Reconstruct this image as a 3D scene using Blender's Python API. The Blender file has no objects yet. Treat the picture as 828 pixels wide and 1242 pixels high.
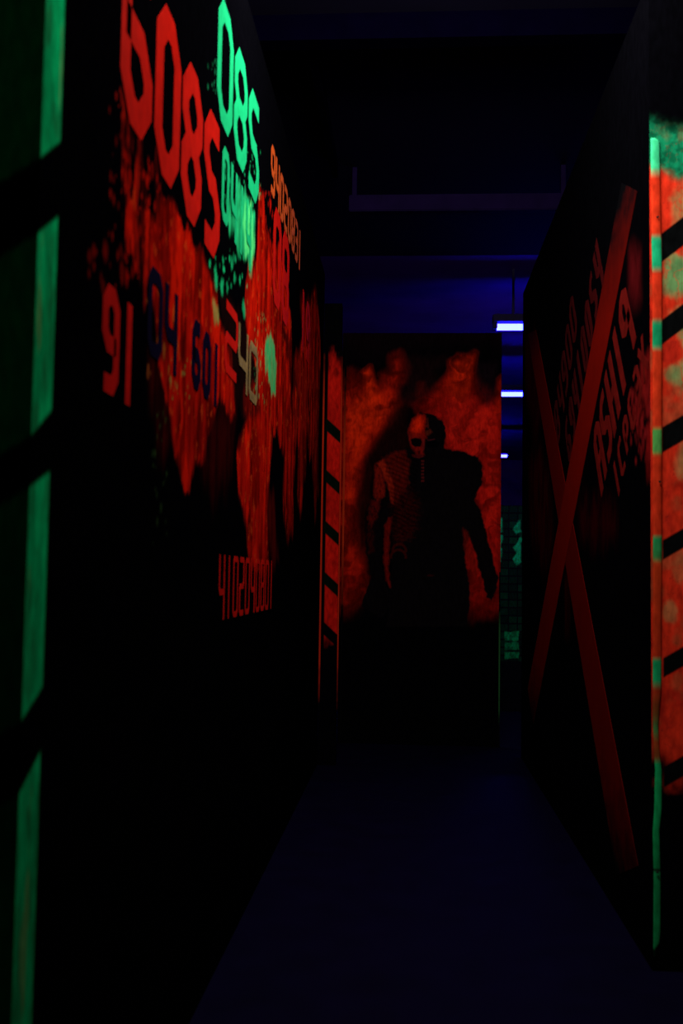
import bpy, bmesh, math, random
import numpy as np
from mathutils import Vector, Matrix

random.seed(4)
rng = np.random.default_rng(11)
scn = bpy.context.scene
C = scn.collection

# ------------------------------------------------------------------ camera
F = 1250.0                      # focal length in pixels of an 828x1242 frame
EYE = Vector((0, 0, 1.25))
ROLL = 0.015
TH = math.atan(77.8 / F)
PS = math.atan(84.2 / F * math.cos(TH))
fwd = Vector((-math.sin(PS) * math.cos(TH), math.cos(PS) * math.cos(TH), math.sin(TH)))
rt0 = Vector((math.cos(PS), math.sin(PS), 0))
up0 = rt0.cross(fwd)
rt = rt0 * math.cos(ROLL) + up0 * math.sin(ROLL)
up = up0 * math.cos(ROLL) - rt0 * math.sin(ROLL)
cd = bpy.data.cameras.new('camera')
cam = bpy.data.objects.new('camera', cd)
C.objects.link(cam)
M = Matrix((rt, up, -fwd)).transposed().to_4x4()
M.translation = EYE
cam.matrix_world = M
cd.sensor_fit = 'VERTICAL'
cd.sensor_height = 36
cd.lens = F / 1242 * 36
cd.clip_start = 0.05
cd.dof.use_dof = True
cd.dof.focus_distance = 7.3
cd.dof.aperture_fstop = 3.4
scn.camera = cam


def ray(x, y):
    return fwd + rt * ((x - 414) / F) + up * ((621 - y) / F)


def at(x, y, axis, val):        # a photo pixel as a point on the plane axis = val
    d = ray(x, y)
    return EYE + d * ((val - EYE[axis]) / d[axis])


def uvp(pts, axis, val, ucomp):
    """pixel outline -> (u, z) coordinates on a wall"""
    return [(at(x, y, axis, val)[ucomp], at(x, y, axis, val)[2]) for x, y in pts]


XL, XR = -0.60, 0.79            # corridor faces of the two walls
YL0 = at(45, 300, 0, XL)[1]     # near end of the left wall
YL1 = at(388, 700, 0, XL)[1]    # far end
YR0 = at(789, 640, 0, XR)[1]
YR1 = at(633, 640, 0, XR)[1]
YP = 7.81                       # mural panel
HW = 3.3                        # height of the maze walls


# ------------------------------------------------------------------ materials
def mat(name, col, rough=0.8, spec=0.25, bump=0, scale=30, var=0.0, metal=0):
    m = bpy.data.materials.new(name)
    m.use_nodes = True
    nt = m.node_tree
    b = nt.nodes['Principled BSDF']
    b.inputs['Roughness'].default_value = rough
    b.inputs['Specular IOR Level'].default_value = spec
    b.inputs['Metallic'].default_value = metal
    tc = nt.nodes.new('ShaderNodeTexCoord')
    n = nt.nodes.new('ShaderNodeTexNoise')
    n.inputs['Scale'].default_value = scale
    n.inputs['Detail'].default_value = 6
    nt.links.new(tc.outputs['Object'], n.inputs['Vector'])
    cr = nt.nodes.new('ShaderNodeValToRGB')
    cr.color_ramp.elements[0].position = .3
    cr.color_ramp.elements[1].position = .7
    k = 1 - var
    cr.color_ramp.elements[0].color = (col[0] * k, col[1] * k, col[2] * k, 1)
    cr.color_ramp.elements[1].color = (*col, 1)
    nt.links.new(n.outputs['Fac'], cr.inputs['Fac'])
    nt.links.new(cr.outputs['Color'], b.inputs['Base Color'])
    if bump:
        bp = nt.nodes.new('ShaderNodeBump')
        bp.inputs['Strength'].default_value = bump
        bp.inputs['Distance'].default_value = .004
        nt.links.new(n.outputs['Fac'], bp.inputs['Height'])
        nt.links.new(bp.outputs['Normal'], b.inputs['Normal'])
    return m


def paint_mat(name, spec=.0, rough=1):
    """shows the mural paint stored on the wall mesh, broken up by fine procedural grain"""
    m = bpy.data.materials.new(name)
    m.use_nodes = True
    nt = m.node_tree
    b = nt.nodes['Principled BSDF']
    b.inputs['Roughness'].default_value = rough
    b.inputs['Specular IOR Level'].default_value = spec
    a = nt.nodes.new('ShaderNodeAttribute')
    a.attribute_name = 'paint'
    tc = nt.nodes.new('ShaderNodeTexCoord')
    mp = nt.nodes.new('ShaderNodeMapping')
    mp.inputs['Scale'].default_value = (60, 60, 22)
    n = nt.nodes.new('ShaderNodeTexNoise')
    n.inputs['Scale'].default_value = 1
    n.inputs['Detail'].default_value = 5
    mr = nt.nodes.new('ShaderNodeMapRange')
    mr.inputs['From Min'].default_value = .3
    mr.inputs['From Max'].default_value = .7
    mr.inputs['To Min'].default_value = .62
    mr.inputs['To Max'].default_value = 1.1
    mx = nt.nodes.new('ShaderNodeVectorMath')
    mx.operation = 'SCALE'
    nt.links.new(tc.outputs['Object'], mp.inputs['Vector'])
    nt.links.new(mp.outputs['Vector'], n.inputs['Vector'])
    nt.links.new(n.outputs['Fac'], mr.inputs['Value'])
    nt.links.new(a.outputs['Color'], mx.inputs[0])
    nt.links.new(mr.outputs['Result'], mx.inputs['Scale'])
    nt.links.new(mx.outputs['Vector'], b.inputs['Base Color'])
    return m


RED = (.80, .022, .006)
GREEN = (.012, .62, .22)
ORANGE = (.62, .085, .006)
BLACK = (.0010, .0010, .0018)
NAVY = (.002, .0007, .012)

M_black = mat('black_wall_paint', BLACK, 1, .0, .1, 14, .3)
M_floor = mat('dark_floor_vinyl', (.0016, .0010, .011), .6, .03, .15, 6, .3)
M_ceil = mat('ceiling_paint_shaded', (.006, .005, .018), .95, .02, .05, 2, .3)  # shaded copy of the ceiling colour, keeps the corridor part dark
M_ceilh = mat('ceiling_paint_blue_lit', (.14, .03, .32), .95, .02, .05, 2, .3)  # lit copy: the tubes' blue glow on the hall ceiling is in the colour
M_hall = mat('dark_hall_paint', (.10, .03, .22), .9, .03, .05, 5, .3)
M_beamd = mat('beam_paint_shaded', (.0006, .0003, .005), .9, .0, .05, 8, .3)  # darker copy of the beam colour, shade on the near beam put in
M_beam = mat('beam_paint_blue_lit', (.008, .003, .034), .8, .03, .05, 8, .3)  # brighter copy: blue light on the far beam is in the colour
M_red = mat('red_fluorescent_lettering', (.56, .007, .002), .85, .02, 0, 26, .25)
M_redX = mat('dull_red_painted_band', (.22, .004, .002), .8, .1, 0, 12, .18)
M_redT = mat('worn_red_lettering', (.14, .006, .005), .8, .02, 0, 22, .45)
M_redD = mat('faded_red_lettering', (.055, .003, .004), .8, .02, 0, 22, .5)
M_green = mat('green_fluorescent_lettering', (.008, .50, .19), .8, .02, 0, 30, .25)
M_pale = mat('olive_worn_lettering', (.30, .20, .07), .8, .1, 0, 30, .6)
M_orange = mat('orange_fluorescent_lettering', ORANGE, .8, .1, 0, 30, .4)
M_navy = mat('navy_lettering', NAVY, .8, .02, 0, 20, .3)
M_house = mat('fixture_housing', (.02, .015, .06), .7, .03, 0, 10, .1)
M_grn2 = mat('green_grid_paint', (.01, .30, .10), .8, .1, 0, 18, .5)
M_screw = mat('dark_screw', (.01, .01, .01), .4, .3)
M_paint = paint_mat('mural_paint')


def tube_mat():
    m = bpy.data.materials.new('violet_tube_glow')
    m.use_nodes = True
    nt = m.node_tree
    nt.nodes.clear()
    e = nt.nodes.new('ShaderNodeEmission')
    o = nt.nodes.new('ShaderNodeOutputMaterial')
    lw = nt.nodes.new('ShaderNodeLayerWeight')
    lw.inputs['Blend'].default_value = .4
    cr = nt.nodes.new('ShaderNodeValToRGB')
    cr.color_ramp.elements[0].position = .55
    cr.color_ramp.elements[0].color = (.013, .018, 1, 1)
    cr.color_ramp.elements[1].color = (.045, .002, 1, 1)
    nt.links.new(lw.outputs['Facing'], cr.inputs['Fac'])
    nt.links.new(cr.outputs['Color'], e.inputs['Color'])
    e.inputs['Strength'].default_value = 52
    nt.links.new(e.outputs[0], o.inputs[0])
    return m


M_tube = tube_mat()


# ------------------------------------------------------------------ mesh helpers
def link(name, me, m=None, parent=None):
    o = bpy.data.objects.new(name, me)
    if m:
        me.materials.append(m)
    C.objects.link(o)
    if parent:
        o.parent = parent
        o.location = (0, 0, 0)
        if parent.type == 'EMPTY' or parent.location.length:
            o.matrix_parent_inverse = Matrix.Translation(-parent.location)
    return o


def bm_obj(name, bm, m, parent=None, bevel=0):
    if bevel:
        bmesh.ops.bevel(bm, geom=bm.edges[:], offset=bevel, segments=2, affect='EDGES')
    me = bpy.data.meshes.new(name)
    bm.to_mesh(me)
    bm.free()
    return link(name, me, m, parent)


def box(bm, x0, x1, y0, y1, z0, z1):
    v = [bm.verts.new((x, y, z)) for x in (x0, x1) for y in (y0, y1) for z in (z0, z1)]
    for f in ((0, 1, 3, 2), (4, 6, 7, 5), (0, 4, 5, 1), (2, 3, 7, 6), (0, 2, 6, 4), (1, 5, 7, 3)):
        bm.faces.new([v[i] for i in f])
    bmesh.ops.recalc_face_normals(bm, faces=bm.faces[:])


def boxo(name, dims, m, parent=None, bevel=0):
    bm = bmesh.new()
    box(bm, *dims)
    return bm_obj(name, bm, m, parent, bevel)


def struct(o):
    o['kind'] = 'structure'
    return o


def thing(name, label, cat, loc, group=None):
    o = bpy.data.objects.new(name, None)
    C.objects.link(o)
    o.location = loc
    o.empty_display_size = .1
    o['label'] = label
    o['category'] = cat
    if group:
        o['group'] = group
    return o


# ------------------------------------------------------------------ numpy paint
_tab = rng.random((512, 512))


def vn(u, v):
    iu = np.floor(u).astype(int)
    iv = np.floor(v).astype(int)
    fu = u - iu
    fv = v - iv
    fu = fu * fu * (3 - 2 * fu)
    fv = fv * fv * (3 - 2 * fv)
    a = _tab[iu % 512, iv % 512]
    b = _tab[(iu + 1) % 512, iv % 512]
    c = _tab[iu % 512, (iv + 1) % 512]
    d = _tab[(iu + 1) % 512, (iv + 1) % 512]
    return (a * (1 - fu) + b * fu) * (1 - fv) + (c * (1 - fu) + d * fu) * fv


def fbm(u, v, oct=4):
    s = 0
    a = .5
    for k in range(oct):
        s = s + a * vn(u * 2 ** k + 17.3 * k + 100, v * 2 ** k + 9.1 * k + 100)
        a *= .5
    return s / (1 - .5 ** oct)      # 0..1


def sm(x, a, b):
    t = np.clip((x - a) / (b - a), 0, 1)
    return t * t * (3 - 2 * t)


def sdpoly(U, V, pts):
    """signed distance, positive inside"""
    d = np.full(U.shape, 1e9)
    ins = np.zeros(U.shape, bool)
    n = len(pts)
    for i in range(n):
        ax, ay = pts[i]
        bx, by = pts[(i + 1) % n]
        ex, ey = bx - ax, by - ay
        L = ex * ex + ey * ey + 1e-12
        t = np.clip(((U - ax) * ex + (V - ay) * ey) / L, 0, 1)
        d = np.minimum(d, (U - ax - t * ex) ** 2 + (V - ay - t * ey) ** 2)
        c = (ay > V) != (by > V)
        with np.errstate(divide='ignore', invalid='ignore'):
            xi = (bx - ax) * (V - ay) / (by - ay if by != ay else 1e-12) + ax
        ins ^= c & (U < xi)
    d = np.sqrt(d)
    return np.where(ins, d, -d)


class Canvas:
    """paint on one flat wall; u runs along the wall, z up"""

    def __init__(self, u0, u1, z0, z1, nu, nz, base=BLACK, uexp=1.0):
        t = np.linspace(0, 1, nu)
        self.u = u0 + (u1 - u0) * t ** uexp
        self.z = np.linspace(z0, z1, nz)
        self.U, self.Z = np.meshgrid(self.u, self.z, indexing='ij')
        self.col = np.empty(self.U.shape + (3,))
        self.col[:] = base

    def lay(self, k, c):
        k = np.clip(k, 0, 1)[..., None]
        self.col = self.col * (1 - k) + np.array(c) * k

    def poly(self, pts, c, soft=.03, amp=.05, su=8, sz=3, op=1.0, grain=.35):
        sd = sdpoly(self.U, self.Z, pts)
        n = fbm(self.U * su, self.Z * sz, 5) - .5
        k = sm(sd + n * amp * 2, -soft, soft)
        g = fbm(self.U * su * 2.3 + 31, self.Z * sz * 1.7 + 7, 4)
        self.lay(k * op * (1 - grain + grain * sm(g, .3, .6)), c)

    def blob(self, u, z, ru, rz, c, op=1.0, hard=.35):
        i0, i1 = np.searchsorted(self.u, [u - ru * 1.6, u + ru * 1.6])
        j0, j1 = np.searchsorted(self.z, [z - rz * 1.6, z + rz * 1.6])
        if i1 <= i0 or j1 <= j0:
            return
        U = self.U[i0:i1, j0:j1]
        Z = self.Z[i0:i1, j0:j1]
        r = np.sqrt(((U - u) / ru) ** 2 + ((Z - z) / rz) ** 2)
        r = r + (fbm(U * 60, Z * 60, 2) - .5) * .5
        k = (1 - sm(r, hard, 1.2))[..., None] * op
        self.col[i0:i1, j0:j1] = self.col[i0:i1, j0:j1] * (1 - k) + np.array(c) * k

    def mesh(self, name, place, m=None, parent=None):
        nu, nz = self.U.shape
        co = place(self.U.ravel(), self.Z.ravel()).astype(np.float32)
        idx = np.arange(nu * nz).reshape(nu, nz)
        q = np.stack([idx[:-1, :-1], idx[1:, :-1], idx[1:, 1:], idx[:-1, 1:]], -1).reshape(-1, 4)
        me = bpy.data.meshes.new(name)
        me.vertices.add(nu * nz)
        me.vertices.foreach_set('co', co.ravel())
        nf = len(q)
        me.loops.add(nf * 4)
        me.loops.foreach_set('vertex_index', q.ravel().astype(np.int32))
        me.polygons.add(nf)
        me.polygons.foreach_set('loop_start', np.arange(nf, dtype=np.int32) * 4)
        me.update(calc_edges=True)
        at_ = me.attributes.new('paint', 'FLOAT_COLOR', 'POINT')
        cc = np.ones((nu * nz, 4), np.float32)
        cc[:, :3] = self.col.reshape(-1, 3)
        at_.data.foreach_set('color', cc.ravel())
        return link(name, me, m or M_paint, parent)


def cols(*a):
    return np.stack(np.broadcast_arrays(*a), -1)


# ------------------------------------------------------------------ lettering
B5 = .5
GL = {
    '0': [([(0, 0), (1, 0), (1, 1), (0, 1)], True)],
    '1': [([(.5, 0), (.5, 1)], False)],
    'I': [([(.5, 0), (.5, 1)], False)],
    '2': [([(0, 1), (1, 1), (1, B5), (0, B5), (0, 0), (1, 0)], False)],
    '3': [([(0, 1), (1, 1), (1, 0), (0, 0)], False), ([(.2, B5), (1, B5)], False)],
    '4': [([(0, 1), (0, .42), (1, .42)], False), ([(1, 1), (1, 0)], False)],
    '5': [([(1, 1), (0, 1), (0, B5), (1, B5), (1, 0), (0, 0)], False)],
    'S': [([(1, 1), (0, 1), (0, B5), (1, B5), (1, 0), (0, 0)], False)],
    '6': [([(1, 1), (0, 1), (0, 0), (1, 0), (1, B5), (0, B5)], False)],
    '8': [([(0, 0), (1, 0), (1, B5), (0, B5)], True), ([(0, B5), (1, B5), (1, 1), (0, 1)], True)],
    '9': [([(0, 0), (1, 0), (1, 1), (0, 1), (0, .45), (1, .45)], False)],
    'q': [([(1, 0), (1, 1), (0, 1), (0, .48), (.85, .48)], False)],
    'A': [([(0, 0), (0, 1), (1, 1), (1, 0)], False), ([(0, .45), (1, .45)], False)],
    'H': [([(0, 0), (0, 1)], False), ([(1, 0), (1, 1)], False), ([(0, B5), (1, B5)], False)],
    'C': [([(1, 1), (0, 1), (0, 0), (1, 0)], False)],
    'P': [([(0, 0), (0, 1), (1, 1), (1, .45), (0, .45)], False)],
    'K': [([(0, 0), (0, 1)], False), ([(1, 1), (.1, .5)], False), ([(.1, .5), (1, 0)], False)],
    'X': [([(0, 0), (1, 1)], False), ([(0, 1), (1, 0)], False)],
}


def chamfer(pts, closed, c):
    n = len(pts)
    out = []
    for i, p in enumerate(pts):
        if not closed and i in (0, n - 1):
            out.append(Vector(p))
            continue
        a, b = Vector(pts[i - 1]), Vector(pts[(i + 1) % n])
        p = Vector(p)
        k = min(c, (a - p).length * .46)
        k2 = min(c, (b - p).length * .46)
        out.append(p + (a - p).normalized() * k)
        out.append(p + (b - p).normalized() * k2)
    return out


def ribbon(bm, pts, closed, t, fn, rise=0.0):
    """mitred stroke; fn(u, v, w) -> Vector"""
    n = len(pts)
    L, R = [], []
    for i, p in enumerate(pts):
        if closed:
            d0 = (p - pts[i - 1]).normalized()
            d1 = (pts[(i + 1) % n] - p).normalized()
        else:
            d0 = (p - pts[i - 1]).normalized() if i else None
            d1 = (pts[i + 1] - p).normalized() if i < n - 1 else None
            d0 = d0 or d1
            d1 = d1 or d0
        n0 = Vector((-d0.y, d0.x))
        n1 = Vector((-d1.y, d1.x))
        mm = (n0 + n1).normalized()
        s = t / 2 / max(.5, mm.dot(n0))
        L.append(p + mm * s)
        R.append(p - mm * s)
    W = (0.0002, .0005 + rise)
    vs = [[bm.verts.new(fn(a.x, a.y, w)) for a in S] for S in (L, R) for w in W]
    Ll, Lh, Rl, Rh = vs
    for i in range(n if closed else n - 1):
        j = (i + 1) % n
        bm.faces.new((Lh[i], Rh[i], Rh[j], Lh[j]))
        bm.faces.new((Ll[i], Lh[i], Lh[j], Ll[j]))
        bm.faces.new((Rl[i], Rl[j], Rh[j], Rh[i]))
    if not closed:
        for i in (0, n - 1):
            bm.faces.new((Ll[i], Rl[i], Rh[i], Lh[i]))


def word(name, text, fn0, w, h, t, m, parent, gap=.2, ch=None, label=None, lift=0.0):
    """fn0(u, v, w) maps text-plane metres to the wall; w = pitch of one letter"""
    bm = bmesh.new()
    nr = 0
    for k, c in enumerate(text):
        gw = w * (1 - gap) - t
        for pts, cl in GL[c]:
            P = [((k + gap / 2) * w + t / 2 + x * gw, t / 2 + y * (h - t)) for x, y in pts]
            cc = ch if ch is not None else t * .62
            ends = []
            P = chamfer(P, cl, cc if c not in 'X' else 0)
            if not cl:                       # square stroke ends reach the letter box
                if c in '1IH4AXKq':
                    P[0] = P[0] + (P[0] - P[1]).normalized() * t * .5
                    P[-1] = P[-1] + (P[-1] - P[-2]).normalized() * t * .5
            nr += 1
            ribbon(bm, P, cl, t, lambda u, v, q: fn0(u, v, q + lift), .00025 * (nr % 3))
    bmesh.ops.recalc_face_normals(bm, faces=bm.faces[:])
    o = bm_obj(name, bm, m, parent)
    if label:
        o['label'] = label
    return o


# ================================================================== LEFT WALL
L = lambda pts: uvp(pts, 0, XL, 1)
cv = Canvas(YL0, YL1, 0, HW, 760, 560, uexp=1.25)
U, Z = cv.U, cv.Z
KR = dict(su=9, sz=2.2)
R1 = (.50, .007, .002)
R2 = (.40, .010, .004)
# patchy upper splash under the big number
cv.poly(L([(152, 190), (166, 180), (188, 232), (214, 262), (205, 330), (190, 380), (172, 330), (158, 320), (148, 250)]),
        R2, .015, .22, 22, 5, .9, 1.0)
cv.lay(sm(fbm(U * 20 + 77, Z * 9 + 3, 5), .36, .48) * (Z > L([(170, 285)])[0][1]) * (U < L([(204, 250)])[0][0]) * .9, BLACK)
# main splash
cv.poly(L([(176, 275), (196, 250), (212, 262), (236, 300), (262, 345), (266, 380), (276, 410), (284, 470), (286, 505),
           (262, 490), (250, 520), (246, 556), (236, 540), (228, 592), (222, 586), (212, 540), (204, 505), (196, 470),
           (192, 430), (186, 380), (180, 330)]), R1, .02, .07, 12, 2.5, 1, .5)
cv.poly(L([(178, 420), (200, 430), (205, 520), (195, 560), (184, 500)]), (.10, .004, .003), .05, .1, 12, 3, .7, .8)
cv.poly(L([(235, 500), (285, 500), (280, 560), (262, 600), (246, 570)]), (.05, .002, .002), .08, .1, 10, 3, .7, .6)
# splash between the green letters and the orange row
cv.poly(L([(314, 240), (322, 262), (333, 300), (340, 300), (352, 380), (354, 440), (352, 520), (344, 560), (338, 520),
           (330, 515), (328, 545), (300, 520), (296, 480), (312, 455), (300, 415), (296, 370), (302, 330), (312, 300)]),
        R1, .02, .10, 11, 2.2, 1, .45)
# long drip above the small number
cv.poly(L([(300, 512), (330, 500), (328, 560), (324, 620), (326, 690), (304, 690), (298, 640), (291, 590), (289, 555)]),
        R1, .035, .06, 10, 1.6, 1, .3)
cv.poly(L([(322, 590), (332, 600), (338, 680), (330, 690), (324, 640)]), (.10, .004, .003), .05, .08, 10, 2, .8, .5)
# strips running down toward the far end
cv.poly(L([(340, 500), (352, 480), (358, 540), (354, 590), (354, 640), (348, 655), (343, 600), (345, 550)]),
        R1, .06, .10, 8, 1.6, 1, .4)
cv.poly(L([(355, 440), (366, 420), (372, 520), (372, 560), (364, 625), (360, 600), (362, 540), (354, 500)]),
        R2, .06, .14, 8, 1.8, 1, .4)
cv.poly(L([(367, 440), (376, 380), (386, 380), (388, 440), (386, 500), (386, 600), (382, 630), (378, 560), (372, 520)]),
        R2, .06, .16, 7, 1.6, 1, .4)
cv.poly(L([(366, 375), (384, 360), (388, 430), (382, 470), (370, 455)]), R1, .10, .10, 8, 2, .8, .3)
# black gaps that cut the splash
cv.poly(L([(248, 292), (256, 300), (270, 325), (284, 345), (296, 375), (302, 410), (296, 420), (283, 372), (268, 360),
           (256, 335)]), BLACK, .02, .06, 10, 3, .95, .05)
cv.poly(L([(262, 340), (268, 360), (288, 372), (300, 410), (312, 450), (316, 500), (298, 512), (284, 480), (280, 440)]),
        (.012, .003, .003), .02, .05, 10, 3, .75, .4)
cv.poly(L([(336, 370), (346, 395), (356, 430), (360, 470), (354, 480), (348, 430), (340, 405)]), BLACK, .05, .06, 10, 3, .85, .2)
# green bursts
cv.poly(L([(276, 262), (288, 225), (300, 235), (308, 262), (306, 300), (305, 336), (298, 316), (288, 296), (278, 280)]),
        (.02, .62, .22), .02, .07, 16, 4, .95, .45)
cv.poly(L([(296, 240), (306, 255), (309, 300), (305, 330), (298, 310), (294, 270)]), (.10, .95, .26), .015, .06, 20, 5, .95, .3)
cv.poly(L([(324, 408), (331, 415), (336, 440), (334, 476), (327, 470), (322, 445), (320, 425)]), (.03, .62, .20),
        .015, .06, 20, 5, .95, .4)
cv.poly(L([(258, 366), (264, 372), (266, 392), (261, 390)]), (.30, .42, .10), .015, .03, 20, 5, .7, .3)
# fine vertical drips that darken the splash
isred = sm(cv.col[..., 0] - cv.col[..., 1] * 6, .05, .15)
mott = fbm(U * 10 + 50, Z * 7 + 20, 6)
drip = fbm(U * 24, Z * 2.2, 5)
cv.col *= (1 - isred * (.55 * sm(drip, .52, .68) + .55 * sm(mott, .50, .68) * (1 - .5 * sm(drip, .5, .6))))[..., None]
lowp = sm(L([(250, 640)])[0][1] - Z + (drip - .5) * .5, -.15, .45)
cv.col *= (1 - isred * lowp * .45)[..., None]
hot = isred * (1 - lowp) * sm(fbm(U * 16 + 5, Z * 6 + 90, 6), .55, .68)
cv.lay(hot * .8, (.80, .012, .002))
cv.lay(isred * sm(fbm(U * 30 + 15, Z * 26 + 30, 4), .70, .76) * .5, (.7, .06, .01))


def spatter(cvx, conv, n, x0, x1, y0, y1, c, r0, r1, op=(.4, 1), tall=1.6):
    for _ in range(n):
        x = random.uniform(x0, x1)
        y = random.uniform(y0, y1)
        u, z = conv([(x, y)])[0]
        r = random.uniform(r0, r1) * random.uniform(.4, 1)
        cvx.blob(u, z, r, r * random.uniform(.9, tall), c, random.uniform(*op))


spatter(cv, L, 16, 106, 152, 300, 350, R2, .008, .022, (.25, .6))
spatter(cv, L, 26, 132, 150, 95, 320, R2, .005, .014, (.3, .8))
spatter(cv, L, 90, 150, 200, 190, 340, R1, .005, .018, (.3, 1))
spatter(cv, L, 20, 178, 215, 340, 470, (.5, .12, .02), .006, .018, (.3, .7))
spatter(cv, L, 45, 254, 300, 300, 350, GREEN, .006, .02, (.3, 1))
spatter(cv, L, 60, 270, 316, 180, 260, GREEN, .005, .016, (.3, .9))
spatter(cv, L, 16, 252, 263, 60, 115, (.01, .25, .1), .005, .012, (.3, .8))
spatter(cv, L, 50, 306, 326, 380, 490, (.04, .45, .14), .006, .020, (.3, .9))
spatter(cv, L, 20, 206, 232, 430, 490, (.25, .28, .06), .005, .012, (.3, .8))
spatter(cv, L, 24, 184, 204, 500, 660, (.05, .12, .03), .005, .014, (.2, .6))
spatter(cv, L, 30, 316, 332, 230, 300, R1, .01, .03, (.3, 1))
spatter(cv, L, 24, 300, 345, 330, 430, (.5, .10, .02), .008, .02, (.3, .8))
for (x, y, c) in ((262, 341, GREEN), (269, 348, GREEN), (295, 372, (.01, .4, .15)), (296, 378, (.01, .4, .15)),
                  (212, 384, (.8, .1, .01)), (214, 418, (.7, .08, .01))):
    u, z = L([(x, y)])[0]
    cv.blob(u, z, .028, .03, c, .95)

# green end band with slanting black stripes (bottom edges read from the photo)
bw = at(76, 100, 0, XL)[1]
grn = (.004, .80, .25)
g = 1 - .35 * sm(fbm(U * 22, Z * 5, 5), .45, .65)
band = (U < bw) * sm(-(np.abs(U - (YL0 + bw) / 2) - (bw - YL0) / 2), 0, .004)


def zat(x, y):
    return at(x, y, 0, XL)[2]


ul = YL0
gaps = [((43, 184), (70, 166), (34, 273), (63, 255)), ((22, 522), (58, 494), (18, 588), (47, 568)),
        ((10, 880), (42, 835), (9, 972), (40, 915)), ((40, -160), (80, -185), (40, -90), (80, -110))]
open_ = np.ones_like(U)
rel = (U - YL0) / (bw - YL0)
for a, b, c_, d_ in gaps:
    top = zat(*a) + (zat(*b) - zat(*a)) * rel
    bot = zat(*c_) + (zat(*d_) - zat(*c_)) * rel
    open_ *= 1 - sm(Z, bot - .004, bot + .004) * (1 - sm(Z, top - .004, top + .004))
cv.lay(band * 1.0, BLACK)
cv.lay(band * open_ * g, grn)
cv.lay(band * open_ * sm(fbm(U * 40 + 5, Z * 14, 4), .5, .7) * .5, (.02, .14, .05))
cv.lay(band * open_ * sm(fbm(U * 30 + 9, Z * 6 + 3, 4), .62, .72) * .35, (.30, .12, .03))

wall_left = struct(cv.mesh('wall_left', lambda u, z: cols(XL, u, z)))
struct(boxo('wall_left_core', (XL - .09, XL - .001, YL0 + .001, YL1, 0, HW), M_black, wall_left))

# front end of the left partition, turned toward the viewer
XLF = -2.2
cf = Canvas(XLF, XL, 0, HW, 160, 330)
G = fbm(cf.U * 5, cf.Z * 3, 4)
cf.lay(np.ones_like(cf.U) * (.6 + .4 * sm(G, .35, .6)), (.010, .34, .06))
slope = .62
for a, b, c_, d_ in gaps:
    zt, zb = zat(*a), zat(*c_)
    ln = (cf.U - XL) * slope
    k = sm(cf.Z, zb + ln - .004, zb + ln + .004) * (1 - sm(cf.Z, zt + ln - .004, zt + ln + .004))
    cf.lay(k, BLACK)
w = struct(cf.mesh('wall_front_left', lambda u, z: cols(u, YL0, z)))
struct(boxo('wall_front_left_core', (XLF, XL - .091, YL0 + .001, YL0 + .09, 0, HW), M_black, w))


def lnum(text, x0, x1, top, bot, m, t, label, lift=0, gap=.16, ch=None):
    """number painted level on the left wall between two photo columns"""
    u0 = at(x0, (top[1] + bot[1]) / 2, 0, XL)[1]
    u1 = at(x1, (top[1] + bot[1]) / 2, 0, XL)[1]
    z1 = at(*top, 0, XL)[2]
    z0 = at(*bot, 0, XL)[2]
    return word('painted_number', text, lambda u, v, q: Vector((XL + q, u0 + u, z0 + v)),
                (u1 - u0) / len(text), z1 - z0, t, m, wall_left, gap, ch, label, lift)


lnum('6085', 143, 271, (200, 2), (174, 176), M_red, .072, 'large red number 6085', gap=.09, ch=.060)
lnum('085', 261, 316, (290, 57), (297, 217), M_green, .062, 'large green number 085', gap=.10, ch=.055)
lnum('0414', 267, 306, (275, 184), (285, 296), M_green, .035, 'smaller green number under the large one', .0012, .2)
lnum('91', 122, 166, (131, 343), (152, 490), M_red, .038, 'dull red number 91', gap=.1)
lnum('04', 177, 216, (187, 325), (205, 450), M_navy, .036, 'navy number 04', .001, .12)
lnum('601', 231, 267, (237, 387), (250, 484), M_navy, .040, 'navy number 601', .001, .16)
lnum('2', 271, 289, (277, 366), (284, 463), M_red, .034, 'red digit beside the olive number', .0006, .12)
lnum('40', 287, 313, (293, 396), (306, 488), M_pale, .036, 'worn olive number 40', .0012, .12)
lnum('94020831', 327, 366, (328, 168), (365, 334), M_orange, .034, 'orange number row', .0004, .14)
lnum('08', 330, 351, (336, 255), (335, 373), M_red, .072, 'red number 08 near the far end', .0012, .12)
lnum('19', 364, 376, (368, 353), (368, 430), M_red, .072, 'red number 19 near the far end', .0012, .1)
lnum('4102040801', 264, 331, (264, 672), (330, 738), M_red, .020, 'long red number at eye level', .0006, .22)

# ================================================================== RIGHT WALL
Rr = lambda pts: uvp(pts, 0, XR, 1)
cr_ = Canvas(YR0, YR1, 0, HW, 420, 420)
cr_.poly(Rr([(764, 305), (776, 310), (776, 360), (770, 365), (763, 350)]), (.09, .004, .006), .07, .03, 6, 3, .9, .2)
cr_.poly(Rr([(778, 440), (788, 430), (789, 500), (783, 505), (778, 480)]), (.22, .008, .008), .03, .04, 14, 6, .9, .3)
cr_.poly(Rr([(784, 512), (789, 512), (789, 545), (784, 548)]), (.22, .006, .006), .02, .03, 14, 6, .9, .2)
cr_.poly(Rr([(783, 556), (789, 556), (789, 580), (785, 582)]), (.13, .004, .004), .02, .03, 14, 6, .9, .2)
cr_.poly(Rr([(770, 480), (784, 470), (784, 500), (776, 520), (768, 510)]), (.15, .006, .006), .02, .10, 22, 14, .9, .7)
cr_.poly(Rr([(640, 560), (655, 545), (668, 600), (670, 660), (655, 690), (642, 640)]), (.05, .002, .003), .12, .12, 6, 3, .8, .6)
cr_.poly(Rr([(636, 410), (648, 405), (656, 500), (650, 540), (638, 480)]), (.05, .002, .006), .12, .08, 6, 3, .6, .4)
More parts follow.
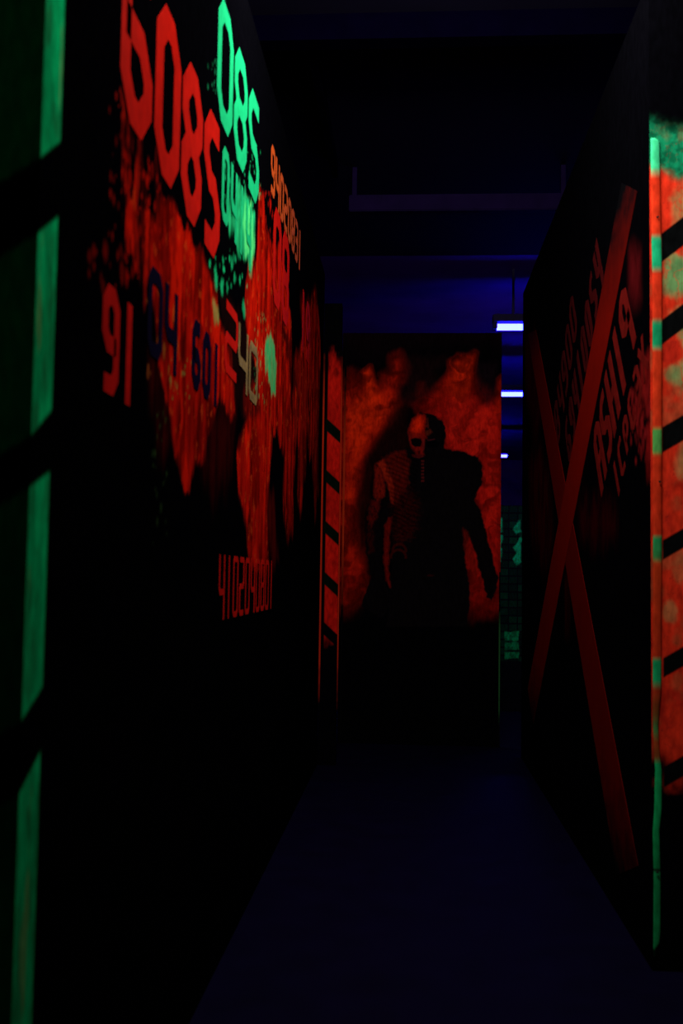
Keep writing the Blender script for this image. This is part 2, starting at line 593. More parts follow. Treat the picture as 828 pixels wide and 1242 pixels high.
cr_.poly(Rr([(700, 610), (730, 600), (745, 640), (720, 660), (704, 650)]), (.03, .001, .002), .10, .12, 8, 4, .8, .6)
cr_.poly(Rr([(684, 700), (692, 700), (690, 770), (685, 770)]), (.035, .001, .001), .05, .06, 8, 3, .8, .5)
spatter(cr_, Rr, 70, 764, 788, 470, 560, (.20, .008, .01), .01, .03, (.3, .9))
wall_right = struct(cr_.mesh('wall_right', lambda u, z: cols(XR, u, z)))
struct(boxo('wall_right_core', (XR + .001, XR + .09, YR0 + .001, YR1, 0, HW), M_black, wall_right))


def flat_poly(name, pts, axis_x, m, parent, sgn, label, lift=.0005, seg=18, rag=.0):
    """painted band: left edge pts then right edge pts (equal count), on plane x = axis_x"""
    bm = bmesh.new()
    a, b = pts
    A, B = [], []
    for k in range(seg + 1):
        t = k / seg
        pa = Vector(a[0]).lerp(Vector(a[1]), t)
        pb = Vector(b[0]).lerp(Vector(b[1]), t)
        A.append(pa)
        B.append(pb)
    vs = []
    for P in (A, B):
        for w_ in (lift, lift + .0016):
            vs.append([bm.verts.new((axis_x + sgn * w_, p.x, p.y)) for p in P])
    al, ah, bl, bh = vs
    for i in range(seg):
        bm.faces.new((ah[i], bh[i], bh[i + 1], ah[i + 1]))
        bm.faces.new((al[i], ah[i], ah[i + 1], al[i + 1]))
        bm.faces.new((bl[i], bl[i + 1], bh[i + 1], bh[i]))
    for i in (0, seg):
        bm.faces.new((al[i], bl[i], bh[i], ah[i]))
    bmesh.ops.recalc_face_normals(bm, faces=bm.faces[:])
    o = bm_obj(name, bm, m, parent)
    o['label'] = label
    return o


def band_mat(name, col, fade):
    """band paint whose ends fade to black; fade = (z low, z high, width)"""
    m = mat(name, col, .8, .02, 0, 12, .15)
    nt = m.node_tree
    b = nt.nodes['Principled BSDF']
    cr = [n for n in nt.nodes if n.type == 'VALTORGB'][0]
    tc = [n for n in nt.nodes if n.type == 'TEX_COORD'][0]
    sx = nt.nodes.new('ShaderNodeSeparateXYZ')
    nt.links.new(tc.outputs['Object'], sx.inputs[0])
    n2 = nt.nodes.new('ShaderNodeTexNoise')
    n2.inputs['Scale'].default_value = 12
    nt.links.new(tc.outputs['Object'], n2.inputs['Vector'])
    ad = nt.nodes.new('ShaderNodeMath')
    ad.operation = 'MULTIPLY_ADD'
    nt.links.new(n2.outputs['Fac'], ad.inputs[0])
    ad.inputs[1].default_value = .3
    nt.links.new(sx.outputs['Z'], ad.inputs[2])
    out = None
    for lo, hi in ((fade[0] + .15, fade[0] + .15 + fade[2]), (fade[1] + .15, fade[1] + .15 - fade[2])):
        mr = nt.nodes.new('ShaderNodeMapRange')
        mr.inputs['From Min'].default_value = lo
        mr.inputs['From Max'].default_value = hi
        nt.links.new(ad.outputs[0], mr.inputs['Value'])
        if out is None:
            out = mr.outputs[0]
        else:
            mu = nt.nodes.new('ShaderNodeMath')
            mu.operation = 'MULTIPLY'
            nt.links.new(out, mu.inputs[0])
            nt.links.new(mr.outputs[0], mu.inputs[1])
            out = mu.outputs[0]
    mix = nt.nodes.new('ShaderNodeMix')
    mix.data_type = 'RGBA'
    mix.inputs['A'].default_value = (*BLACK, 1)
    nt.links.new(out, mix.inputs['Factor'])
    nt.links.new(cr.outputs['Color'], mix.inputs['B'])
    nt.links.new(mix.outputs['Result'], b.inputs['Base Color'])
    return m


zt = at(760, 235, 0, XR)[2]
zb = at(648, 865, 0, XR)[2]
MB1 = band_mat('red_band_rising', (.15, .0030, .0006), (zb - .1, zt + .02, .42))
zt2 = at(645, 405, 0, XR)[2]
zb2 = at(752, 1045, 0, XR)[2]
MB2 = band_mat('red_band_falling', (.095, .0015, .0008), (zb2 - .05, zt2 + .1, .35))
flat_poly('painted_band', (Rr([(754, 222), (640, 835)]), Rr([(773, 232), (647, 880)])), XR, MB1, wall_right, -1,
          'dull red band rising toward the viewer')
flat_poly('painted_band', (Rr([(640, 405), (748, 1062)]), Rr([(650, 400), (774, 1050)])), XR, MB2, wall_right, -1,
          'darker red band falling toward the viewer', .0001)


def rrow(text, b0, b1, top0, m, tfrac, label, gap=.22):
    """slanting row on the right wall: baseline from b0 to b1, cap line through top0 (photo points)"""
    p0, p1, q = at(*b0, 0, XR), at(*b1, 0, XR), at(*top0, 0, XR)
    du = (p1 - p0)
    Ln = du.length
    du.normalize()
    dv = Vector((0, du.z, -du.y))
    if dv.z < 0:
        dv = -dv
    h = abs((q - p0).dot(dv))
    return word('painted_lettering', text, lambda u, v, s: p0 + du * u + dv * v + Vector((-s, 0, 0)),
                Ln / len(text), h, h * tfrac, m, wall_right, gap, None, label, .0003)


rrow('ASHIq', (729, 605), (772, 408), (716, 545), M_redT, .165, 'worn red lettering beside the crossing bands', .08)
rrow('1CPC3X', (748, 612), (788, 438), (740, 582), M_redT, .18, 'smaller worn red lettering at the near edge', .22)
rrow('694100S4', (690, 570), (733, 332), (681, 540), M_redD, .17, 'faded red lettering left of the bands', .22)
rrow('84900', (676, 548), (701, 392), (669, 515), M_redD, .16, 'faintest red lettering at the far side', .22)

# ------------------------------------------------ striped near end of the right wall
XRF = 2.2
cs = Canvas(XR, XRF, 0, HW, 620, 900, uexp=1.6)
U, Z = cs.U, cs.Z
Q = lambda pts: uvp(pts, 1, YR0, 0)


def zq(x, y):
    return at(x, y, 1, YR0)[2]


def uq(x, y):
    return at(x, y, 1, YR0)[0]


ztop = zq(800, 178)
zred = zq(800, 212)
n1 = fbm(U * 5.5, Z * 5.5, 5)
n2 = fbm(U * 14 + 40, Z * 14, 5)
n3 = fbm(U * 60, Z * 60 + 9, 3)
zlow = zq(800, 925)
body = sm(ztop - Z + (n1 - .5) * .16 + .05, -.05, .05) * sm(Z - zlow + (n2 - .5) * .25 + (U - XR) * .8, -.06, .12)
halo = sm(ztop + .03 - Z + (n1 - .5) * .12, -.09, .08) * (.35 + .65 * sm(n3, .42, .6)) * sm(Z, ztop - .3, ztop - .2)
cs.lay(halo * .55, (.010, .30, .13))
upg = sm(Z - zred - (n1 - .5) * .16, -.01, .03)
cs.lay(body * (1 - upg), (.90, .040, .014))
cs.lay(body * upg * (.45 + .55 * sm(n3, .35, .65)), (.006, .27, .12))
cs.lay(body * (1 - upg) * sm(n2, .5, .72) * .5, (.42, .012, .010))
# green patches, placed where the photo shows them, with scribbly red lines left in
for (x, y, rx, ry, op) in ((826, 250, 12, 28, .45), (824, 335, 22, 22, .95), (812, 318, 8, 14, .7), (826, 455, 16, 20, .7),
                           (815, 452, 10, 12, .5), (828, 560, 10, 30, .4), (812, 742, 8, 14, .35), (826, 690, 8, 18, .2),
                           (850, 400, 30, 30, .8), (860, 560, 25, 40, .7), (880, 300, 30, 40, .7), (870, 720, 20, 40, .5)):
    u, z = Q([(x, y)])[0]
    s = YR0 / F
    r = np.sqrt(((U - u) / (rx * s)) ** 2 + ((Z - z) / (ry * s)) ** 2)
    k = (1 - sm(r + (n2 - .5) * 1.6, .5, 1.25)) * op
    lines = np.abs(fbm(U * 22 + 3, Z * 22 + 60, 4) - .5)
    cs.lay(body * k * (1 - .75 * (1 - sm(lines, .0, .035))), (.14, .42, .15))
cs.lay(body * (1 - sm(np.abs(fbm(U * 30 + 70, Z * 30, 4) - .5), 0, .012)) * .45, (.22, .01, .01))
cs.lay(body * sm(fbm(U * 9 + 44, Z * 9 + 12, 5), .54, .70) * .35, (.30, .16, .06))
# black stripes rising to the right
ru = uq(803, 500)
for (y0, y1, xa, ya) in ((283, 318, 828, 265), (388, 418, 828, 368), (518, 549, 828, 502), (655, 679, 828, 632),
                         (798, 822, 828, 780), (930, 955, 828, 908), (175 - 90, 210 - 90, 828, 60)):
    zb_, zt_ = zq(803, y1), zq(803, y0)
    sl = .78 if y0 < 450 else .60
    ln = (U - ru) * sl
    if y0 > 100:
        k = sm(Z, zb_ + ln - .003, zb_ + ln + .003) * (1 - sm(Z, zt_ + ln - .003, zt_ + ln + .003))
        cs.lay(k * sm(U, ru - .004, ru + .002), (.0035, .0045, .005))
w = struct(cs.mesh('wall_front_right', lambda u, z: cols(u, YR0, z)))
struct(boxo('wall_front_right_core', (XR + .091, XRF, YR0 + .001, YR0 + .09, 0, HW), M_black, w))


# right corner guard: a rounded, hand-painted plastic strip with a wavy, peeled lower part
def guard_mesh():
    ys = np.append(np.linspace(168, 1150, 300), [1152, at(797, 1162, 2, 0.002)[1] * 0 + 1158, 1164])
    bm = bmesh.new()
    lay = bm.verts.layers.float_color.new('paint')
    prev = None
    colrs = [(168, (.06, .80, .36)), (204, (.06, .80, .36)), (216, (.85, .045, .014)), (284, (.85, .05, .014)),
             (290, (.015, .55, .24)), (324, (.015, .55, .24)), (332, (.80, .045, .014)), (386, (.80, .045, .014)),
             (392, (.012, .42, .17)), (420, (.012, .42, .17)), (427, (.80, .05, .014)), (518, (.80, .05, .014)),
             (522, (.10, .45, .10)), (548, (.10, .45, .10)), (553, (.70, .04, .012)), (648, (.70, .04, .012)),
             (652, (.02, .38, .12)), (676, (.04, .30, .08)), (684, (.60, .05, .012)), (796, (.60, .04, .012)),
             (802, (.012, .52, .18)), (826, (.012, .52, .18)), (836, (.42, .03, .01)), (868, (.20, .08, .02)),
             (885, (.06, .30, .08)), (900, (.40, .06, .015)), (918, (.30, .08, .02)), (926, (.010, .45, .14)),
             (1008, (.010, .42, .12)), (1060, (.010, .30, .09)), (1149, (.010, .30, .09)), (1152, (.002, .02, .008)), (1170, (.001, .002, .002))]
    cy = [c[0] for c in colrs]
    x_base = XR
    for i, y in enumerate(ys):
        z = max(zq(797, y), .001)
        c = [np.interp(y, cy, [q[1][k] for q in colrs]) for k in range(3)]
        n = .85 + .3 * float(fbm(np.array([y * .11]), np.array([3.3]), 3)[0])
        if 995 < y < 1001 + 60 and abs(y - 1055) < 3:
            c = [.01, .01, .01]
        wpx = np.interp(y, [168, 172, 280, 340, 840, 880, 920, 935, 980, 1005, 1130, 1146, 1150],
                        [6, 11, 12, 12, 10, 6, 7, 8, 9, 8, 8.5, 7, 3])
        wob = np.interp(y, [168, 280, 340, 700, 860, 905, 935, 985, 1010, 1060, 1150],
                        [0, .5, 1.5, 1, 0, 1, 2.5, 1.2, -.6, .4, -.4])
        wid = wpx * YR0 / F
        xl = x_base + .003 + wob * YR0 / F
        ring = []
        for k in range(9):
            a = math.pi * k / 8
            px = xl + wid * (1 - math.cos(a)) / 2
            py = YR0 - .001 - .005 * math.sin(a) ** .6
            v = bm.verts.new((px, py, z))
            edge = .55 if k == 0 else 1
            v[lay] = (c[0] * n * edge, c[1] * n * edge, c[2] * n * edge, 1)
            ring.append(v)
        if prev:
            for k in range(8):
                bm.faces.new((prev[k], prev[k + 1], ring[k + 1], ring[k]))
            bm.faces.new((prev[8], prev[0], ring[0], ring[8]))
        else:
            bm.faces.new(ring)
        prev = ring
    bm.faces.new(prev[::-1])
    bmesh.ops.recalc_face_normals(bm, faces=bm.faces[:])
    for f in bm.faces:
        f.smooth = True
    return bm


def disc(bm, c, r, d, seg=12):
    ret = bmesh.ops.create_cone(bm, cap_ends=True, segments=seg, radius1=r, radius2=r * .8, depth=d)
    bmesh.ops.rotate(bm, verts=ret['verts'], cent=(0, 0, 0), matrix=Matrix.Rotation(math.pi / 2, 3, 'X'))
    bmesh.ops.translate(bm, verts=ret['verts'], vec=c)


cg = thing('corner_guard', 'narrow corner strip painted red and green at near end of the right wall', 'corner guard',
           (XR, YR0 - .002, zq(797, 1150)))
bm_obj('guard_strip', guard_mesh(), M_paint, cg)
for (x, y) in ((797.5, 263), (800, 584), (797, 1058)):
    bm = bmesh.new()
    p = at(x, y, 1, YR0 - .013)
    disc(bm, p, .0042, .003)
    bm_obj('screw', bm, M_screw, cg)

# ================================================================== STRIPED POST at far end of left wall
XA, XB = at(391, 620, 1, YL1)[0], at(411, 620, 1, YL1)[0]
cp = Canvas(XA, XB, 0, 3.1, 40, 640)
U, Z = cp.U, cp.Z
zp = lambda y: at(402, y, 1, YL1)[2]
n1 = fbm(U * 20, Z * 8, 4)
body = sm(zp(452) - Z + (n1 - .5) * .35, -.16, .05) * sm(Z - zp(775) + (n1 - .5) * .1, -.06, .03)
body = body * sm(U, XA + .020, XA + .026)
cp.lay(body * (.75 + .25 * sm(n1, .4, .6)), (.50, .008, .004))
for y in (521, 583, 645, 707, 768):
    ln = -(U - (XA + XB) / 2) * .9
    zc = zp(y)
    k = sm(Z, zc + ln - .047, zc + ln - .038) * (1 - sm(Z, zc + ln + .038, zc + ln + .047)) * sm(U, XA + .008, XA + .012)
    cp.lay(k, (.002, .005, .0025) if y < 760 else BLACK)
post = thing('striped_post', 'narrow red post with black diagonal stripes beside the masked figure mural', 'post',
             ((XA + XB) / 2, YL1 + .04, 0))
cp.mesh('painted_face', lambda u, z: cols(u, YL1 + .002, z), M_paint, post)
boxo('post_core', (XL + .001, XB, YL1 + .003, YL1 + .08, 0, 3.1), M_black, post)
M_edge = band_mat('red_edge_paint', (.40, .02, .005), (zp(860), zp(430), .35))
for (xa, wd) in ((389.2, .012), (411.4, .008)):
    p = at(xa, 620, 1, YL1)
    bm = bmesh.new()
    box(bm, p[0], p[0] + wd, YL1 - .010, YL1 + .001, zp(862), zp(425))
    bm_obj('edge_strip', bm, M_edge, post, .003)

# ================================================================== MURAL PANEL
PX0, PX1 = at(412.5, 640, 1, YP)[0], at(607, 640, 1, YP)[0]
PZ1 = at(500, 404, 1, YP)[2]
P = lambda pts: uvp(pts, 1, YP, 0)
cm = Canvas(PX0, PX1, 0, PZ1, 400, 900)
U, Z = cm.U, cm.Z
mr_ = (.95, .030, .003)
md = (.60, .014, .003)
K = dict(su=7, sz=6)
# glowing red ground, smoke fingers reaching up
cm.poly(P([(413, 470), (425, 450), (440, 470), (470, 480), (478, 498), (455, 530), (440, 560), (432, 640), (440, 720), (430, 750), (413, 740)]),
        md, .10, .07, **K, op=1, grain=.3)
cm.poly(P([(540, 470), (560, 440), (575, 470), (608, 500), (608, 740), (575, 760), (565, 690), (560, 640), (545, 560), (530, 520), (500, 490)]),
        (.62, .010, .006), .09, .07, **K, op=1, grain=.25)
cm.poly(P([(424, 500), (440, 478), (470, 478), (482, 492), (468, 512), (448, 530), (436, 560), (424, 600)]), mr_, .07, .06, **K, op=.9, grain=.3)
cm.poly(P([(438, 452), (448, 445), (454, 470), (462, 485), (452, 492), (446, 478)]), mr_, .035, .03, **K, op=.9, grain=.3)
cm.poly(P([(474, 432), (488, 428), (492, 445), (488, 462), (478, 460)]), md, .05, .04, **K, op=.7, grain=.4)
cm.poly(P([(466, 455), (480, 460), (478, 490), (464, 490)]), md, .06, .06, **K, op=.6, grain=.5)
cm.poly(P([(508, 466), (514, 464), (516, 484), (506, 486)]), md, .03, .03, **K, op=.8, grain=.3)
cm.poly(P([(530, 470), (545, 455), (540, 480), (524, 495)]), md, .05, .03, **K, op=.8, grain=.3)
cm.poly(P([(548, 440), (562, 432), (576, 428), (572, 450), (570, 485), (556, 492), (545, 475)]), mr_, .05, .04, **K, op=.85, grain=.3)
cm.poly(P([(565, 430), (577, 430), (573, 455), (568, 470)]), mr_, .025, .02, **K, op=.8, grain=.2)
cm.poly(P([(540, 490), (570, 480), (600, 500), (606, 560), (600, 640), (590, 620), (588, 560), (560, 545), (540, 530)]),
        (.78, .016, .008), .06, .05, **K, op=.9, grain=.2)
cm.poly(P([(604, 460), (608, 455), (608, 500), (600, 500)]), md, .03, .02, **K, op=.8, grain=.2)
# dark smoke
cm.poly(P([(576, 440), (604, 440), (600, 480), (590, 490), (578, 478)]), (.008, .003, .006), .05, .05, **K, op=.9, grain=.2)
cm.poly(P([(492, 430), (540, 432), (528, 470), (510, 490), (494, 498), (484, 480), (496, 460)]), (.012, .003, .004), .06, .07, **K, op=.9, grain=.2)
cm.poly(P([(478, 492), (500, 488), (494, 520), (496, 548), (470, 552), (452, 575), (444, 660), (436, 670), (430, 620), (440, 560), (462, 525)]),
        (.012, .002, .002), .045, .05, **K, op=.96, grain=.1)
cm.poly(P([(414, 690), (440, 700), (430, 720), (414, 712)]), (.40, .007, .004), .07, .05, **K, op=.7, grain=.3)
# everything below is painted out to black
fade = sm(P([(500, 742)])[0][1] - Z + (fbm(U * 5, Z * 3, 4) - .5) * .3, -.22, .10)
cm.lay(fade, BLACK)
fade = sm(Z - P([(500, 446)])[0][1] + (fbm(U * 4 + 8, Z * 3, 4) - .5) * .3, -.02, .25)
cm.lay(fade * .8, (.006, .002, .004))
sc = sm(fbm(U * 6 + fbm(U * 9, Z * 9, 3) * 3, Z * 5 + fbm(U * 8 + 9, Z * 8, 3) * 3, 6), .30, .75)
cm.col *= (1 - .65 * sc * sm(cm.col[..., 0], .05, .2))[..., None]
# --- the masked figure
DK = (.0035, .0025, .0035)
torso = [(456, 562), (470, 550), (492, 543), (510, 549), (538, 544), (562, 548), (580, 554), (585, 568), (584, 588), (577, 600),
         (574, 612), (572, 640), (566, 660), (563, 676), (568, 700), (570, 730), (566, 760), (468, 760), (472, 720),
         (474, 690), (476, 660), (474, 630), (470, 600), (462, 580)]
arm_l = [(458, 560), (466, 566), (472, 590), (475, 612), (474, 628), (468, 636), (464, 652), (462, 680), (466, 705),
         (472, 722), (470, 742), (462, 750), (452, 744), (446, 740), (438, 736), (444, 716), (450, 700), (446, 682),
         (443, 664), (444, 640), (446, 618), (452, 600), (454, 580)]
arm_r = [(572, 604), (580, 614), (586, 630), (590, 650), (596, 668), (600, 690), (598, 706), (592, 716), (584, 700),
         (580, 690), (578, 676), (572, 660), (566, 642), (562, 630)]
head = [(494, 520), (496, 511), (502, 504), (510, 501), (519, 501), (528, 504), (535, 510), (540, 519), (541, 530),
        (538, 542), (531, 551), (522, 556), (510, 556), (502, 551), (497, 540), (494, 531)]
hand_r = [(588, 690), (600, 686), (604, 700), (602, 716), (596, 728), (590, 724), (586, 708)]
for s_ in (torso, arm_l, arm_r, head, hand_r):
    cm.poly(P(s_), DK, .008, .012, 30, 30, 1, 0)
fine = dict(su=40, sz=30)
# gap between arm and body stays red
cm.poly(P([(467, 636), (471, 628), (476, 626), (472, 650), (471, 690), (473, 712), (468, 704), (465, 680)]), (.20, .005, .003), .012, .01, **fine, op=.8, grain=.3)
cm.poly(P([(561, 640), (566, 646), (572, 662), (578, 680), (580, 696), (574, 704), (569, 684), (563, 664)]), (.20, .006, .003), .015, .01, **fine, op=.8, grain=.3)
# lit side of the head and mask
cm.poly(P([(497, 519), (500, 510), (507, 504), (514, 503), (516, 512), (514, 522), (516, 531), (508, 530), (500, 530), (497, 528)]),
        (.48, .012, .002), .020, .014, **fine, op=.95, grain=.3)
cm.poly(P([(502, 511), (508, 507), (513, 510), (512, 520), (506, 526), (500, 520)]), (.95, .022, .002), .035, .010, **fine, op=.9, grain=.1)
cm.poly(P([(495, 524), (514, 526), (515, 536), (513, 545), (515, 552), (506, 552), (499, 543), (496, 534)]), (.26, .008, .005), .012, .008, **fine, op=.9, grain=.4)
cm.poly(P([(498, 533), (503, 531), (510, 532), (512, 536), (510, 542), (503, 542), (499, 539)]), (.002, .002, .002), .006, .003, **fine, grain=0)
cm.poly(P([(518, 536), (528, 534), (533, 537), (530, 542), (521, 543), (517, 541)]), (.001, .001, .002), .006, .003, **fine, grain=0)
cm.poly(P([(518, 533.5), (527, 532), (528, 533), (519, 535)]), (.09, .010, .018), .004, .002, **fine, op=.8, grain=.2)
cm.poly(P([(516, 522), (521, 520), (524, 524), (520, 528), (516, 527)]), (.14, .018, .008), .008, .006, **fine, op=.8, grain=.5)
cm.poly(P([(517, 507), (519, 507), (520, 520), (518, 520)]), (.12, .015, .01), .004, .006, **fine, op=.7, grain=.6)
cm.poly(P([(512, 532), (515, 532), (514, 545), (512, 548)]), (.22, .014, .014), .004, .003, **fine, op=.8, grain=.3)
cm.poly(P([(499, 551), (512, 551), (514, 554), (508, 556), (500, 554)]), (.14, .008, .010), .005, .005, **fine, op=.8, grain=.5)
cm.poly(P([(507, 547), (510, 546), (509, 551), (507, 551)]), (.02, .003, .003), .004, .003, **fine, op=.8, grain=.2)
# tube / teeth under the mask
for k in range(7):
    y = 558 + k * 4
    cm.poly(P([(510.5, y), (514, y), (514, y + 2.4), (510.5, y + 2.4)]), (.14, .012, .014), .003, .003, **fine, op=.75, grain=.3)
# quilted shoulder and chest
cm.poly(P([(457, 562), (470, 552), (490, 546), (496, 560), (494, 590), (480, 612), (474, 600), (468, 580), (462, 568)]),
        (.15, .006, .003), .02, .02, **fine, op=.85, grain=.35)
cm.poly(P([(457, 562), (464, 557), (471, 570), (477, 590), (478, 612), (474, 610), (471, 592), (465, 574)]), (.36, .018, .005), .010, .008, **fine, op=.85, grain=.3)
cm.poly(P([(476, 600), (500, 595), (508, 620), (500, 650), (482, 660), (478, 640)]), (.05, .002, .002), .05, .04, 30, 60, op=.8, grain=.6)
sd = sdpoly(U, Z, P([(462, 552), (508, 546), (508, 640), (476, 660), (470, 600)]))
ang = U * .45 + Z
ang = ang + .25 * (U - .0) ** 2 + .03 * fbm(U * 12, Z * 12, 3)
q = (.5 + .5 * np.sin(ang * 2 * math.pi / .036)) * (.4 + fbm(U * 20, Z * 20, 3)) * sm(sd, -.01, .03)
cm.col *= (1 - .5 * q)[..., None]
# lit forearm plates
cm.poly(P([(455, 566), (461, 566), (466, 584), (466, 602), (458, 608), (453, 600), (454, 582)]), (.26, .010, .004), .014, .012, **fine, op=.85, grain=.5)
cm.poly(P([(450, 606), (460, 608), (458, 626), (450, 640), (446, 630)]), (.12, .004, .003), .02, .02, **fine, op=.8, grain=.7)
cm.poly(P([(446, 640), (454, 640), (452, 668), (446, 672)]), (.04, .002, .002), .02, .02, **fine, op=.8, grain=.7)
# belt arcs
for (x, y, r) in ((483, 676, 9), (484, 668, 8)):
    c0 = P([(x, y)])[0]
    rr = np.sqrt((U - c0[0]) ** 2 + (Z - c0[1]) ** 2)
    k = (1 - sm(np.abs(rr - r * YP / F), .004, .014)) * (Z > c0[1] - .01)
    cm.lay(k * .6, (.07, .003, .002))
for (x, y) in ((492, 640), (501, 640), (522, 698), (480, 650), (489, 655)):
    u, z = P([(x, y)])[0]
    cm.blob(u, z, .03, .010, (.05, .003, .003), .5)
mural = thing('mural_panel', 'tall panel at corridor end painted with a dark masked figure on red smoke', 'panel',
              ((PX0 + PX1) / 2, YP + .02, 0))
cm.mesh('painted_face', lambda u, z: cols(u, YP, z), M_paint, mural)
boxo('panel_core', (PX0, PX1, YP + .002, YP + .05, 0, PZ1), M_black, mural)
pz = lambda y: at(416, y, 1, YP)[2]
M_edge2 = band_mat('red_panel_edge_paint', (.45, .03, .006), (pz(740), pz(462), .5))
xx = at(415, 640, 1, YP)[0]
boxo('edge_strip', (xx, xx + .014, YP - .008, YP, .01, PZ1 - .02), M_edge2, mural, .003)
xx = at(605, 700, 1, YP)[0]
M_edge3 = band_mat('green_panel_edge_paint', (.02, .10, .03), (at(605, 880, 1, YP)[2], at(605, 735, 1, YP)[2], .2))
boxo('edge_strip', (xx, xx + .010, YP - .008, YP, .01, 1.3), M_edge3, mural, .003)

# ================================================================== LOW PARTITION beyond the gap
YG = at(620, 863, 2, 0.0)[1]
gz = at(620, 613, 1, YG)[2]
gx0, gx1 = at(560, 700, 1, YG)[0], at(760, 700, 1, YG)[0]
cgp = Canvas(gx0, gx1, 0, gz, 500, 400)
U, Z = cgp.U, cgp.Z
cgp.lay(np.ones_like(U), (.003, .003, .006))
zz = lambda y: at(620, y, 1, YG)[2]
cell = .085
gu = np.abs(((U / cell) % 1) - .5)
gv = np.abs(((Z / .075) % 1) - .5)
blk = sm(.46 - gu, 0, .05) * sm(.43 - gv, 0, .06)
n = vn(np.floor(U / cell) * 7.3 + 3, np.floor(Z / .075) * 5.1 + 2)
upper = (Z > zz(802))
cgp.lay(blk * upper * (.2 + .5 * sm(n, .35, .9)), (.002, .045, .020))
G2 = lambda pts: uvp(pts, 1, YG, 0)
for (ya, yb, op) in ((766, 777, .9), (779, 788, .7), (791, 799, .8)):
    cgp.poly(G2([(612, ya), (629, ya), (629, yb), (612, yb)]), (.004, .30, .09), .006, .01, 20, 20, op, .6)
for x0, sgn in ((626, 1), (602, -1), (650, 1), (674, -1), (698, 1)):
    for y in (640, 662, 676):
        cgp.poly(G2([(x0 - 4, y + 2), (x0 + 6, y - 12), (x0 + 6, y + 5), (x0, y + 8)]), (.004, .45, .16), .01, .02, 16, 16, .8, .5)
part = thing('low_partition', 'low dark partition with green blocks and triangles seen through the gap', 'partition',
             ((gx0 + gx1) / 2, YG + .03, 0))
cgp.mesh('painted_face', lambda u, z: cols(u, YG, z), M_paint, part)
boxo('partition_core', (gx0, gx1, YG + .002, YG + .07, 0, gz), M_hall, part)

# ================================================================== ROOM SHELL
HC = 4.0
struct(boxo('floor', (-6, 7, -3, 24, -.1, 0), M_floor))
cl = struct(boxo('ceiling', (-6, 7, -3, 8.7, HC, HC + .1), M_ceil))
struct(boxo('ceiling_hall', (-6, 7, 8.7, 24, HC, HC + .1), M_ceilh))
struct(boxo('wall_back', (-6, 7, 24, 24.1, 0, HC), M_hall))
struct(boxo('wall_front', (-6, 7, -3.1, -3, 0, HC), M_black))
struct(boxo('wall_side_left', (-6.1, -6, -3, 24, 0, HC), M_hall))
struct(boxo('wall_side_right', (7, 7.1, -3, 24, 0, HC), M_hall))


def beam(y_px_top, y_px_bot, depth, x0, x1, n):
    zt_ = at(540, y_px_top, 1, depth)[2]
    zb_ = at(540, y_px_bot, 1, depth)[2]
    o = struct(boxo('trim_%d' % n, (x0, x1, depth, depth + .08, zb_, zt_), M_beam, None, .006))
    return o


D1 = 6.75
bx0, bx1 = at(423, 245, 1, D1)[0], at(690, 245, 1, D1)[0]
beam(235, 255, D1, bx0, bx1, 1)
# hangers carry the beam from the ceiling
for k, x in enumerate((bx0 + .02, bx1 - .05)):
    struct(boxo('trim_%d' % (5 + k), (x, x + .03, D1 + .02, D1 + .05, at(540, 238, 1, D1)[2], HC), M_beam))
D2 = 2.65 * F / 680
struct(boxo('trim_2', (-1.4, 1.6, D2, D2 + .10, HC - .13, HC), M_beamd))
# dark suspended ceiling board between the beams, its left edge on a rail
struct(boxo('trim_4', (at(396, 140, 2, HC - .10)[0] - .04, at(396, 140, 2, HC - .10)[0], D2 + .12, D1 - .05, HC - .10, HC), M_beamd))


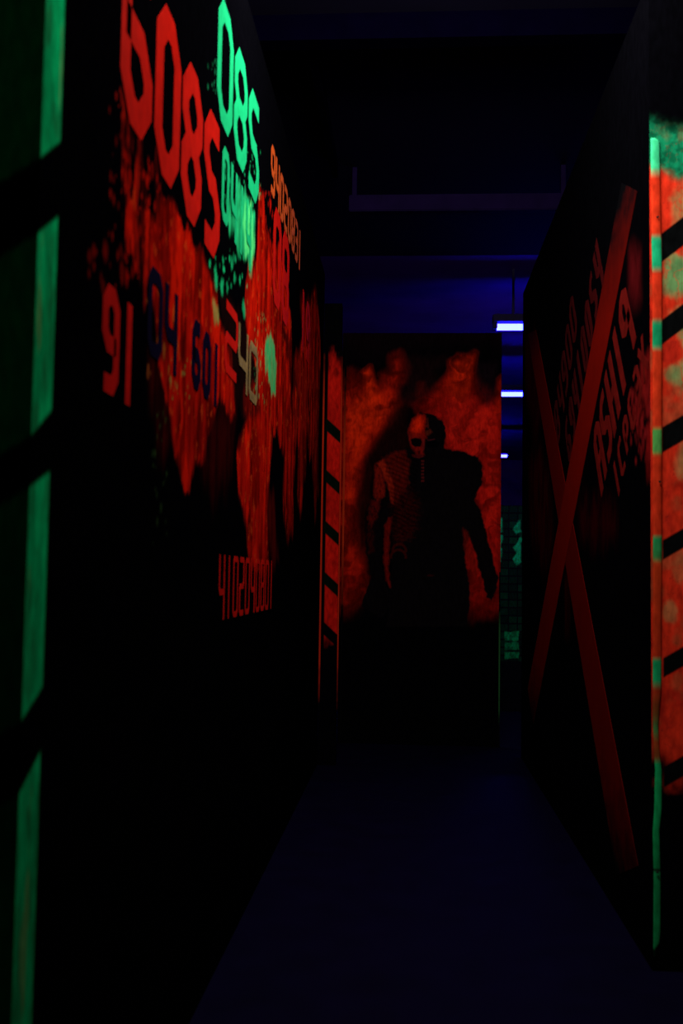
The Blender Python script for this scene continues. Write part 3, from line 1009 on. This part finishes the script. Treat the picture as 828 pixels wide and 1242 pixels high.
# ================================================================== BLACKLIGHT FIXTURES
def fixture(label, yd, x0, z, length, ntubes=2):
    t = thing('blacklight_fixture', label, 'lamp', (x0 + length / 2, yd, z + .12), 'violet tube lamps under the hall ceiling')
    boxo('housing', (x0 - .02, x0 + length + .02, yd - .07, yd + .07, z + .035, z + .10), M_house, t, .006)
    for k in range(2):
        xr = x0 + (.15 if k == 0 else length - .19)
        boxo('hanger', (xr, xr + .02, yd - .01, yd + .01, z + .09, HC), M_house, t)
    for k in range(ntubes):
        bm = bmesh.new()
        r = bmesh.ops.create_cone(bm, cap_ends=True, segments=16, radius1=.019, radius2=.019, depth=length - .04)
        bmesh.ops.rotate(bm, verts=r['verts'], cent=(0, 0, 0), matrix=Matrix.Rotation(math.pi / 2, 3, 'Y'))
        yy = yd + (-.035 if k == 0 else .035)
        bmesh.ops.translate(bm, verts=r['verts'], vec=(x0 + length / 2, yy, z + (0 if k == 0 else -.004)))
        for f in bm.faces:
            f.smooth = True
        bm_obj('lamp_tube', bm, M_tube, t)
        for s in (0, 1):
            xc = x0 + s * length
            boxo('tube_holder', (xc - .018, xc + .018, yy - .016, yy + .016, z - .018, z + .036), M_house, t, .003)
    return t


T1 = 9.1
p = at(600, 396.5, 1, T1)
ZT = p[2]
fixture('nearest violet tube lamp, above the top right corner of the mural panel', T1, p[0], ZT, 1.2)
T2 = T1 * 303 / 222
fixture('middle violet tube lamp, second bright bar down in the gap', T2, at(590, 478, 1, T2)[0], at(615, 478, 1, T2)[2], 1.2)
T3 = T1 * 303 / 147
p = at(616, 553, 1, T3)
fixture('farthest violet tube lamp, a small dot low in the gap', T3, p[0] - 1.2, p[2], 1.2)


# ================================================================== LIGHT
def area(name, loc, tgt, sx, sy, power, col):
    l = bpy.data.lights.new(name, 'AREA')
    l.shape = 'RECTANGLE'
    l.size = sx
    l.size_y = sy
    l.energy = power
    l.color = col
    o = bpy.data.objects.new(name, l)
    C.objects.link(o)
    o.location = loc
    d = Vector(tgt) - Vector(loc)
    o.rotation_euler = d.to_track_quat('-Z', 'Y').to_euler()
    return o


WH = (1.0, .90, .80)  # near-white light standing in for the paint's own fluorescence
area('near_tube', (-.05, 2.25, 3.55), (.10, 3.0, 0), 1.0, .15, 36, WH)
area('corridor_fill', (.10, 3.15, 3.62), (.0, 6.6, 1.5), .9, .25, 60, WH)  # unseen lamp added overhead to light the mural and far walls
area('hall_fill', (.25, 8.35, 2.5), (.9, YG, 1.0), .6, .1, 9, WH)  # unseen lamp added behind the mural panel to bring out the partition's green
area('entrance_fill', (-1.3, -.6, 3.5), (-1.2, YL0, 1.8), 1.0, .1, 1.2, (.8, .9, 1))  # weak unseen lamp added behind the camera for the left front end
wd = bpy.data.worlds.new('world')
scn.world = wd
wd.use_nodes = True
wd.node_tree.nodes['Background'].inputs[0].default_value = (.1, .08, .6, 1)
wd.node_tree.nodes['Background'].inputs[1].default_value = 0.0

vs_ = scn.view_settings
vs_.view_transform = 'Standard'
vs_.look = 'None'
vs_.exposure = 0
vs_.gamma = 1
vs_.use_curve_mapping = False
